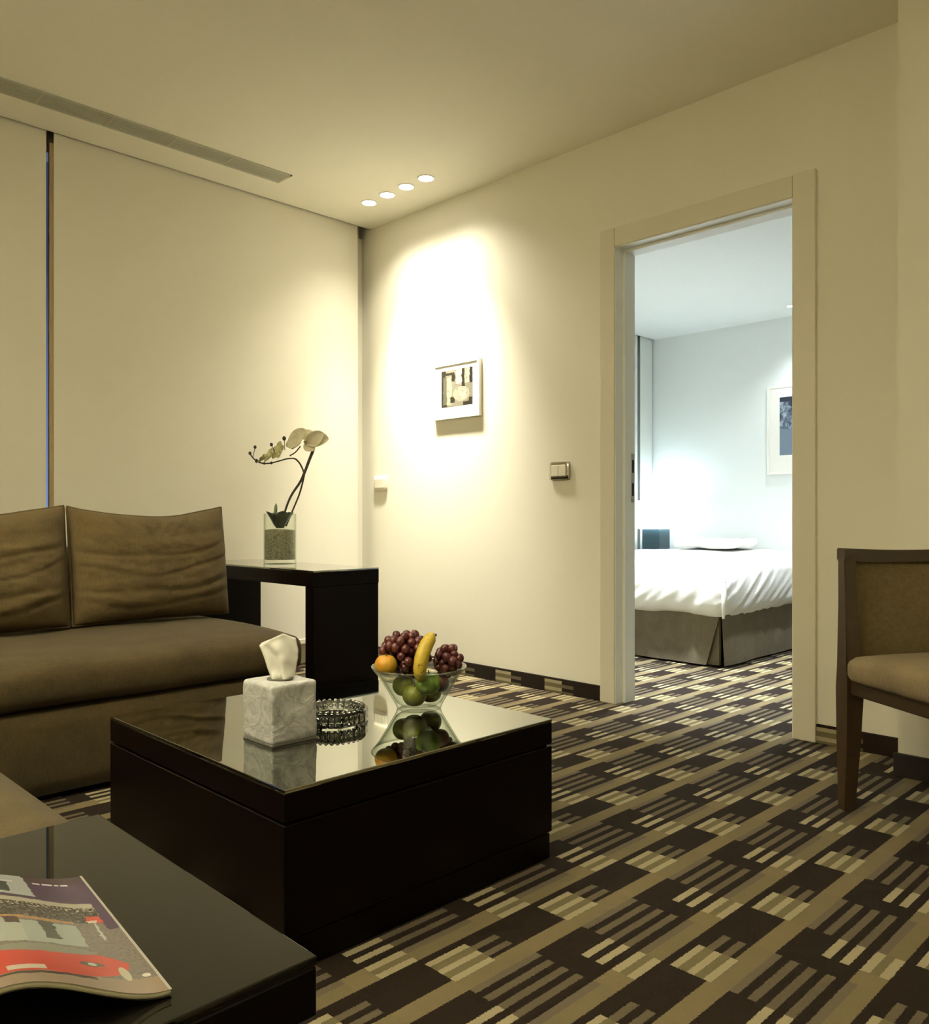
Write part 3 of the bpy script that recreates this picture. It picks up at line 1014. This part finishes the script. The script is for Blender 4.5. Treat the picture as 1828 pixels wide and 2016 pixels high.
# ------------------------------------------------------------------ wall picture, switches
def photo_main():
    m = N('abstract_grey_photo')
    s = m.sep(m.uv()); u, v = s[0], s[1]
    nz = m.noise(m.uv(), 7, 6, .75)
    uu = m.math('ADD', u, m.math('MULTIPLY', m.math('SUBTRACT', nz[0], .5), .16))
    DK = (.022, .019, .012); LT = (.30, .28, .21)
    c = m.mix(nz[0], (.10, .09, .06), (.30, .28, .21))
    for r, col in (((0, .14, 0, 1), DK), ((.06, .2, .0, .82), (.10, .09, .06)), ((.18, .34, .05, .80), LT), ((0, .42, .86, .93), DK), ((.34, .44, .68, .90), DK), ((0, .15, .90, 1.0), DK),
                   ((.66, .75, .50, 1.0), DK), ((.90, 1.0, .58, 1.0), DK), ((.75, .90, .6, 1), (.36, .34, .26)), ((.48, .66, .6, .98), (.40, .38, .30)), ((.30, .44, .10, .26), DK), ((.70, 1, 0, .10), DK), ((.88, 1, 0, .2), DK), ((0, .2, 0, .06), DK)):
        c = m.mix(m.rect(uu, v, *r), c, col)
    c = m.mix(m.ell(uu, v, .64, .32, .26, .20), c, LT)
    c = m.mix(m.ell(uu, v, .70, .30, .12, .14), c, (.36, .34, .26))
    c = m.mix(m.math('MULTIPLY', m.math('GREATER_THAN', nz[0], .58), .55), c, (.05, .045, .03))
    m.pbr(c, .35); return m.m
def photo_bed():
    m = N('blue_grey_photo')
    s = m.sep(m.uv()); u, v = s[0], s[1]
    nz = m.noise(m.mapping(m.uv(), scale=(5, 6, 1)), 1.4, 4, .7, .8)
    c = m.ramp(nz[0], [(.35, (.02, .03, .05)), (.5, (.12, .16, .22)), (.62, (.42, .48, .55))])
    c = m.mix(m.rect(u, v, 0, 1, 0, .45), c, (.16, .21, .28))
    c = m.mix(m.rect(u, v, 0, 1, .92, 1), c, (.02, .03, .05))
    m.pbr(c, .35); return m.m
def quad_uv(name, pts, mat, parent):
    bm = bmesh.new()
    vs_ = [bm.verts.new(p) for p in pts]
    f = bm.faces.new(vs_)
    uvl = bm.loops.layers.uv.new('UVMap')
    for lp, c in zip(f.loops, ((0, 0), (1, 0), (1, 1), (0, 1))):
        lp[uvl].uv = c
    me = bpy.data.meshes.new(name); bm.to_mesh(me); bm.free()
    me.materials.append(mat)
    o = bpy.data.objects.new(name, me); C.objects.link(o); o.parent = parent
    return o
def framed(label, x, y0, y1, z0, z1, iy0, iy1, iz0, iz1, mat, fw=.018, dep=.022):
    """a picture on a wall facing -X; y1>y0, seen with y1 on the left"""
    t = thing('framed_picture', label, 'picture', (x, (y0 + y1) / 2, z0))
    h = (y1 - y0) / 2; H = z1 - z0; cy = (y0 + y1) / 2
    obj('mat_board', B(-.018, -.002, -h + .004, h - .004, .004, H - .004), M['white'], t)
    for a in ((-h, -h + fw, 0, H), (h - fw, h, 0, H)):
        obj('frame_bar', B(-dep, 0, a[0], a[1], a[2], a[3], .002, 1), M['white'], t)
    for a in ((-h + fw, h - fw, 0, fw), (-h + fw, h - fw, H - fw, H)):
        obj('frame_bar', B(-dep, 0, a[0], a[1], a[2], a[3], .002, 1), M['white'], t)
    a0, a1 = iy1 - cy, iy0 - cy
    quad_uv('print', [(-dep + .0035, a0, iz0 - z0), (-dep + .0035, a1, iz0 - z0), (-dep + .0035, a1, iz1 - z0), (-dep + .0035, a0, iz1 - z0)], mat, t)
    return t
framed('small white-framed grey photograph on the brightly lit wall', XD, 3.128, 3.500, 1.418, 1.735, 3.182, 3.430, 1.486, 1.690, photo_main())
framed('white-framed blue-grey photograph on the bedroom wall', XB, 2.42, 3.040, 1.209, 1.915, 2.53, 2.935, 1.36, 1.82, photo_bed(), .02, .022)

def switch(label, y0, y1, z0, z1, metal):
    t = thing('wall_switch', label, 'switch', (XD, (y0 + y1) / 2, (z0 + z1) / 2))
    h = (y1 - y0) / 2; v = (z1 - z0) / 2
    pt = obj('plate', softbox(8, 8, 4, .008, h, v, .007), M['steel'] if metal else M['plastic'], t, True, loc=(-.008, 0, 0))
    for k in ((-1, 1) if metal else (0,)):
        wd = h * (.36 if metal else .7)
        obj('rocker', B(-.0115, -.004, k * h * .37 - wd, k * h * .37 + wd, -v * .62, v * .62, .003, 2), M['plastic'], pt)
    return t
switch('pale square light switch by the room corner', 3.925, 4.048, 1.030, 1.122, False)
switch('metal-rimmed light switch beside the door frame', 2.526, 2.650, 1.054, 1.144, True)

# ------------------------------------------------------------------ magazine
def cover_mat():
    m = N('magazine_cover')
    s = m.sep(m.uv()); u, v = s[0], s[1]          # u from right edge to left in units of 0.21 m, v from top to bottom
    nz = m.noise(m.mapping(m.uv(), scale=(21, 30, 1)), 1.0, 5, .7)
    fine = m.noise(m.mapping(m.uv(), scale=(60, 60, 1)), 1.0, 3, .7)
    uu = m.math('ADD', u, m.math('MULTIPLY', m.math('SUBTRACT', nz[0], .5), .05))
    vv = m.math('ADD', v, m.math('MULTIPLY', m.math('SUBTRACT', nz[0], .5), .03))
    c = m.mix(fine[0], (.06, .05, .04), (.30, .26, .22))
    def r(a, col, wob=True):
        nonlocal c
        c = m.mix(m.rect(uu if wob else u, vv if wob else v, *a), c, col)
    PUR = (.070, .040, .085)
    r((0, 1, 0, .10), (.055, .032, .045), False)
    r((0, 1, .07, .28), PUR, False)
    r((.30, .62, -.05, .25), (.42, .44, .42)); r((.40, .50, .10, .22), (.05, .07, .06))
    r((.56, 1, .02, .27), PUR, False)
    # illegible strap line: short pale dashes
    for a in ((.10, .135), (.145, .165), (.175, .225), (.235, .27), (.36, .45)):
        r((*a, .075, .092), (.62, .56, .58), False)
    r((.0, 1, .28, .36), (.42, .38, .29)); 
    c = m.mix(m.math('MULTIPLY', m.rect(u, v, .06, 1, .32, .46), m.math('GREATER_THAN', fine[0], .46)), c, (.035, .03, .022))
    r((.20, 1, .455, .475), (.40, .22, .09)); r((.0, .06, .28, .52), PUR)
    r((.20, .44, .49, .66), (.34, .37, .32)); r((.30, .36, .48, .62), (.06, .06, .045)); r((.44, 1, .48, .66), (.40, .42, .36)); r((.44, .50, .47, .52), (.06, .03, .03))
    r((.06, .13, .40, .455), (.50, .06, .04)); r((.09, .13, .435, .455), (.62, .50, .40)); r((.10, .115, .46, .60), (.42, .44, .38))
    r((0, 1, .90, 1.0), (.30, .22, .15))
    car = m.math('MAXIMUM', m.ell(uu, vv, .36, .80, .27, .105), m.rect(uu, vv, .30, .9, .70, .90))
    c = m.mix(car, c, (.52, .055, .035))
    c = m.mix(m.ell(uu, vv, .40, .705, .22, .03), c, (.22, .22, .17))
    r((.26, .66, .905, .925), (.05, .03, .025)); r((.44, .58, .85, .885), (.60, .50, .40), False)
    c = m.mix(m.ell(u, v, .13, .86, .02, .05), c, (.50, .45, .32))
    c = m.mix(m.ell(u, v, .24, .80, .05, .018), c, (.10, .09, .06))
    c = m.mix(m.ell(u, v, .24, .80, .018, .012), c, (.6, .55, .45))
    c = m.mix(m.ell(u, v, .05, .88, .018, .012), c, (.65, .6, .5))
    c = m.mix(m.math('LESS_THAN', u, .012), c, (.45, .42, .36))
    q = m.n('ShaderNodeMix', data_type='RGBA', blend_type='MULTIPLY'); q.inputs[0].default_value = 1.0
    m.l(c, q.inputs[6]); q.inputs[7].default_value = (.66, .66, .68, 1)
    m.pbr(q.outputs[2], .25); return m.m
mg = thing('magazine', 'glossy magazine with a purple and red cover on the side table', 'magazine', (0, 0, Z2))
Rt = Vector((.360, .990, 0)); Rb = Vector((.330, .697, 0))     # right edge, top and bottom
dn = (Rb - Rt); ln = dn.length; dn.normalize()
lf = Vector((dn.y, -dn.x, 0)).normalized()                     # towards the left edge of the cover
if lf.x > 0: lf = -lf
def lift(s, t):
    k = min(1, s / .13)
    sm_ = k * k * (3 - 2 * k)
    return (.034 + .014 * t) * sm_ * (1.0 if s < .17 else 1 - .6 * ((s - .17) / .04)) + .004 * math.sin(t * PI * 2.0) * k
def sheet(z_off, inset, w_=.21, n=30, k=30):
    bm = bmesh.new(); uvl = bm.loops.layers.uv.new('UVMap'); g = {}
    for i in range(n + 1):
        for j in range(k + 1):
            s = inset + (w_ - 2 * inset) * i / n; t = j / k
            p = Rt + dn * (inset + (ln - 2 * inset) * t) + lf * s
            p.z = lift(s, t) + z_off
            g[i, j] = (bm.verts.new(p), (s / .21, t))
    for i in range(n):
        for j in range(k):
            q = [g[i, j], g[i + 1, j], g[i + 1, j + 1], g[i, j + 1]]
            f = bm.faces.new([a[0] for a in q])
            for lp, a in zip(f.loops, q): lp[uvl].uv = a[1]
    return bm
cv = obj('cover', sheet(.0072, 0), cover_mat(), mg, True)
pg = obj('page_block', sheet(.0066, .0008), plain('page_edges', (.70, .66, .48), .7), mg, True)
md = pg.modifiers.new('thickness', 'SOLIDIFY'); md.thickness = .0042; md.offset = 0
pg.location.z = -.0022
bk = obj('back_cover', sheet(.0015, 0), plain('magazine_back', (.05, .045, .04), .4), mg, True)

# ------------------------------------------------------------------ armchair
AF = (-FV * .9774 + RV * .2113); AL = (RV * .9774 + FV * .2113)
co = FV * 2.478 + RV * 1.139
M['chairwood'] = None
m = N('walnut_frame'); g_ = m.noise(m.mapping(m.objc(), scale=(6, 6, 50)), 2, 4, .6, 1.5)
m.pbr(m.mix(g_[0], (.020, .011, .005), (.058, .034, .014)), .38); M['chairwood'] = m.m
ch = thing('armchair', 'walnut-framed chair with woven back and padded seat at the right edge', 'chair', (co.x, co.y, 0))
ch.rotation_euler = (0, 0, math.atan2(AL.y, AL.x))          # local x: across to its other side, local -y: towards its front
CWd, CD = .60, .54
def leg(x, y, top, wt, wb, lean=0.0, out=0.0):
    bm = bmesh.new()
    bmesh.ops.create_cube(bm, size=1)
    for v in bm.verts:
        up = v.co.z > 0
        w_ = wt if up else wb
        v.co = Vector((x + v.co.x * w_ + (lean if up else 0), y + v.co.y * w_ + (out if up else 0), top if up else 0))
    bmesh.ops.bevel(bm, geom=bm.edges[:], offset=.003, segments=2, affect='EDGES')
    return bm
# rear legs with raked posts above the seat
def rear(x, sgn):
    bm = bmesh.new()
    secs = [(0, .000, .036, .036), (.20, .0, .048, .046), (.36, .0, .060, .052), (.43, .0, .056, .05), (.60, .018, .044, .036), (.745, .034, .040, .034)]
    rings = []
    for z, yy, wx, wy in secs:
        cx = x + sgn * (.5 * wx - .018 + max(0, z - .43) * .075)
        rings.append([bm.verts.new((cx + a * wx / 2, yy + b * wy / 2, z)) for a, b in ((-1, -1), (1, -1), (1, 1), (-1, 1))])
    for a, b in zip(rings, rings[1:]):
        for k in range(4):
            bm.faces.new((a[k], a[(k + 1) % 4], b[(k + 1) % 4], b[k]))
    bm.faces.new(rings[0][::-1]); bm.faces.new(rings[-1])
    es = [e for e in bm.edges if abs(e.verts[0].co.z - e.verts[1].co.z) > .01]
    bmesh.ops.bevel(bm, geom=es, offset=.004, segments=2, affect='EDGES')
    return bm
obj('leg', rear(0, 1), M['chairwood'], ch)
obj('leg', rear(CWd, -1), M['chairwood'], ch)
for x in (.012, CWd - .012):
    obj('leg', leg(x, -CD, .40, .052, .034), M['chairwood'], ch)
for x0, x1 in ((-.005, .03), (CWd - .03, CWd + .005)):
    obj('side_apron', B(x0, x1, -CD + .01, -.01, .345, .393, .003, 1), M['chairwood'], ch)
obj('front_apron', B(.02, CWd - .02, -CD - .015, -CD + .02, .345, .393, .003, 1), M['chairwood'], ch)
obj('rear_apron', B(.03, CWd - .03, -.015, .015, .345, .393, .003, 1), M['chairwood'], ch)
# top rail, slightly dished
bm = bmesh.new()
npt = 16; secs = []
for i in range(npt + 1):
    t = i / npt; x = .006 + (CWd - .012) * t
    dip = -.010 * math.sin(PI * t); back = .05 * math.sin(PI * t)
    secs.append([bm.verts.new((x, .036 + back + b * .018, .757 + dip + a * .0195)) for a, b in ((-1, -1), (-1, 1), (1, 1), (1, -1))])
for a, b in zip(secs, secs[1:]):
    for k in range(4):
        bm.faces.new((a[k], a[(k + 1) % 4], b[(k + 1) % 4], b[k]))
bm.faces.new(secs[0][::-1]); bm.faces.new(secs[-1])
bmesh.ops.bevel(bm, geom=[e for e in bm.edges if abs(e.verts[0].co.x - e.verts[1].co.x) > .02], offset=.004, segments=2, affect='EDGES')
obj('top_rail', bm, M['chairwood'], ch, True, auto=.6)
def weave():
    m = N('woven_back')
    p = m.objc()
    wx = m.n('ShaderNodeTexWave', wave_type='BANDS', bands_direction='X'); m.l(p, wx.inputs[0]); wx.inputs['Scale'].default_value = 110; wx.inputs['Distortion'].default_value = 1.5
    wz = m.n('ShaderNodeTexWave', wave_type='BANDS', bands_direction='Z'); m.l(p, wz.inputs[0]); wz.inputs['Scale'].default_value = 110; wz.inputs['Distortion'].default_value = 1.5
    n_ = m.noise(p, 60, 4, .7)
    f = m.math('ADD', m.math('MULTIPLY', m.math('ADD', wx.outputs[1], wz.outputs[1]), .25), m.math('MULTIPLY', n_[0], .5))
    m.pbr(m.ramp(f, [(.3, (.070, .049, .017)), (.7, (.185, .135, .054))]), .9, m.bump(f, .5, .003)); return m.m
bm = bmesh.new()
g = {}
for side in (0, 1):
    for i in range(17):
        for j in range(13):
            s = i / 16; t = j / 12
            z = .435 + (.742 - .435) * t
            inset = .052 - .026 * t
            x = inset + (CWd - 2 * inset) * s
            y = .002 + .034 * t + .05 * math.sin(PI * s) * (.5 + .5 * t) + (.0 if side == 0 else .028)
            y -= (.010 * math.sin(PI * s) * math.sin(PI * t)) if side == 0 else 0
            g[side, i, j] = bm.verts.new((x, y, z))
for i in range(16):
    for j in range(12):
        for side in (0, 1):
            bm.faces.new([g[side, i, j], g[side, i + 1, j], g[side, i + 1, j + 1], g[side, i, j + 1]])
for i in range(16):
    for j in (0, 12):
        bm.faces.new([g[0, i, j], g[0, i + 1, j], g[1, i + 1, j], g[1, i, j]])
for j in range(12):
    for i in (0, 16):
        bm.faces.new([g[0, i, j], g[0, i, j + 1], g[1, i, j + 1], g[1, i, j]])
obj('backrest', bm, weave(), ch, True, auto=.8)
def cs(p):
    k = max(0, (1 - abs(p.x / .305) ** 3)) * max(0, (1 - abs(p.y / .275) ** 3))
    if p.z > 0: p.z += .020 * k
    return p
obj('seat', softbox(24, 24, 8, .304, .262, .038, .03, cs), M['chairfab'], ch, True, loc=(.264, -.298, .424))

# ------------------------------------------------------------------ bed
BX0, BX1, BY0, BY1 = 4.396, 6.42, 2.349, 3.66
bed = thing('bed', 'bed with white duvet and grey-brown skirt seen through the doorway', 'bed', (BX0, BY0, 0))
BL, BW = BX1 - BX0, BY1 - BY0
M['skirt'] = fabric('bed_skirt_fabric', (.185, .150, .096), (.115, .093, .058), 200)
obj('box_spring', B(.05, BL, .05, BW - .05, .05, .30), plain('bed_base', (.02, .018, .014), .9), bed)
obj('mattress', B(.03, BL, .03, BW - .03, .30, .54, .05, 4), M['linen'], bed, True, auto=.9)
def skirt_panel(p0, p1, out, n=30, slant=0.0):
    bm = bmesh.new()
    p0 = Vector(p0); p1 = Vector(p1); out = Vector(out)
    cols = []
    for i in range(n + 1):
        t = i / n
        b = p0.lerp(p1, t)
        fl = .006 * math.sin(t * 23) + .012 * noise.noise(Vector((t * 4, .3, out.x)))
        cols.append([bm.verts.new(b + (p1 - p0).normalized() * slant * h * (1 - t) ** 8 + out * (h * (.016 + fl) + k * -.004) + Vector((0, 0, z))) for k in (0, 1) for z, h in ((.305, 0), (.16, .5), (.012, 1))])
    for a, b in zip(cols, cols[1:]):
        for k in range(2):
            for j in range(2):
                bm.faces.new((a[k * 3 + j], b[k * 3 + j], b[k * 3 + j + 1], a[k * 3 + j + 1]))
        bm.faces.new((a[2], b[2], b[5], a[5])); bm.faces.new((a[0], b[0], b[3], a[3]))
    bm.faces.new((cols[0][0], cols[0][1], cols[0][2], cols[0][5], cols[0][4], cols[0][3]))
    bm.faces.new((cols[-1][0], cols[-1][1], cols[-1][2], cols[-1][5], cols[-1][4], cols[-1][3]))
    return bm
obj('skirt_panel', skirt_panel((.012, .020, 0), (.012, BW, 0), (-1, 0, 0), 60, .075), M['skirt'], bed, True, auto=.9)
obj('skirt_panel', skirt_panel((.030, .012, 0), (BL, .012, 0), (0, -1, 0)), M['skirt'], bed, True, auto=.9)
obj('corner_pleat', B(.026, .05, .03, .13, .012, .30), M['skirt'], bed)
def ridge(v):
    return 1 - 2 * abs(noise.noise(v))
def duvet_fn(p):
    n1 = noise.noise(Vector((p.x * 2.2, p.y * 2.2, p.z * 2))) * .014
    soft = ridge(Vector((p.x * 3 + 7, p.y * 3, 2.0))) * .006
    e = min(1, max(0, (.165 - p.z) / .33))
    q = p.copy()
    q.z += n1 + soft
    if p.x < -.93:        # foot side: creases fan out towards the bottom
        k = (p.y + .25) * (1.2 - .5 * e)
        q.x -= .028 * math.sin(PI * min(1, e * .9)) + (ridge(Vector((k * 11 + p.z * 12, p.z * 1.2, 1.5))) - .4) * .013 * e
    if p.y < -.60:        # long side: creases slope up to the right
        k = p.x - p.z * 1.6
        q.y -= .028 * math.sin(PI * min(1, e * .9)) + (ridge(Vector((k * 11, p.z * 1.5, 4.5))) - .4) * .014 * e
    # hollow crease down the near corner
    dc = math.hypot(p.x + 1.0, p.y + .66)
    if p.z < -.14: q.z += .012 * noise.noise(Vector((p.x * 4, p.y * 4, 8)))
    return q
dv = obj('duvet', softbox(150, 100, 22, 1.03, .69, .160, .075, duvet_fn), M['linen'], bed, True, loc=(1.012, .68, .445))
# folded crease of surplus duvet at the near corner
bm = bmesh.new()
tube(bm, spline([(.10, .10, .588), (.045, .045, .574), (.0, -.004, .52), (-.014, -.020, .43), (-.016, -.022, .35), (-.008, -.014, .29)], 5), [.008 + .010 * math.sin(PI * i / 25) for i in range(26)], 8)
obj('corner_fold', bm, M['linen'], bed, True)
pl = thing('pillow', 'white pillow at the head of the bed below the lamp', 'pillow', (6.18, 3.36, .618))
obj('pillow_body', softbox(20, 28, 8, .20, .28, .034, .032, lambda p: p * (1.0) + Vector((0, 0, .02 * noise.noise(p * 6)))), M['linen'], pl, True, loc=(0, 0, .042))

# nightstand and lamp
nsd = thing('nightstand', 'dark bedside table behind the bed in the far corner', 'nightstand', (6.23, 3.925, 0))
obj('body', B(-.20, .20, -.165, .165, .06, .56, .004), M['wood'], nsd)
obj('plinth', B(-.18, .18, -.15, .15, 0, .06), M['wood'], nsd)
obj('drawer', B(-.212, -.2, -.15, .15, .36, .53, .002), M['wood'], nsd)
obj('drawer', B(-.212, -.2, -.15, .15, .12, .33, .002), M['wood'], nsd)
lp = thing('bedside_lamp', 'bedside lamp with glowing white shade and dark blue-grey base', 'lamp', (6.20, 3.925, .56))
M['lampbase'] = plain('lamp_base_glaze', (.035, .075, .095), .35)
obj('base', B(-.085, .085, -.085, .085, 0, .215, .006), M['lampbase'], lp)
bm = bmesh.new(); tube(bm, [(0, 0, .21), (0, 0, .32)], .008, 8); obj('stem', bm, M['steel'], lp, True)
m = N('lamp_shade_lit')
q = m.pbr((.9, .92, .92), .8, Emission_Color=(.88, .97, 1.0), Emission_Strength=3.5)
bm = bmesh.new()
for s in (1, -1):
    pass
bm = bmesh.new()
ro = [bm.verts.new((a * .115, b * .115, z)) for z in (.21, .45) for a, b in ((-1, -1), (1, -1), (1, 1), (-1, 1))]
for k in range(4):
    bm.faces.new((ro[k], ro[(k + 1) % 4], ro[4 + (k + 1) % 4], ro[4 + k]))
sh = obj('shade', bm, m.m, lp)
md = sh.modifiers.new('thickness', 'SOLIDIFY'); md.thickness = .003
d = bpy.data.lights.new('lamp_bulb', 'POINT'); d.energy = LAMP_W; d.color = (.72, .90, 1.0); d.shadow_soft_size = .05
lo = bpy.data.objects.new('lamp_bulb', d); C.objects.link(lo); lo.parent = lp; lo.location = (0, 0, .40)
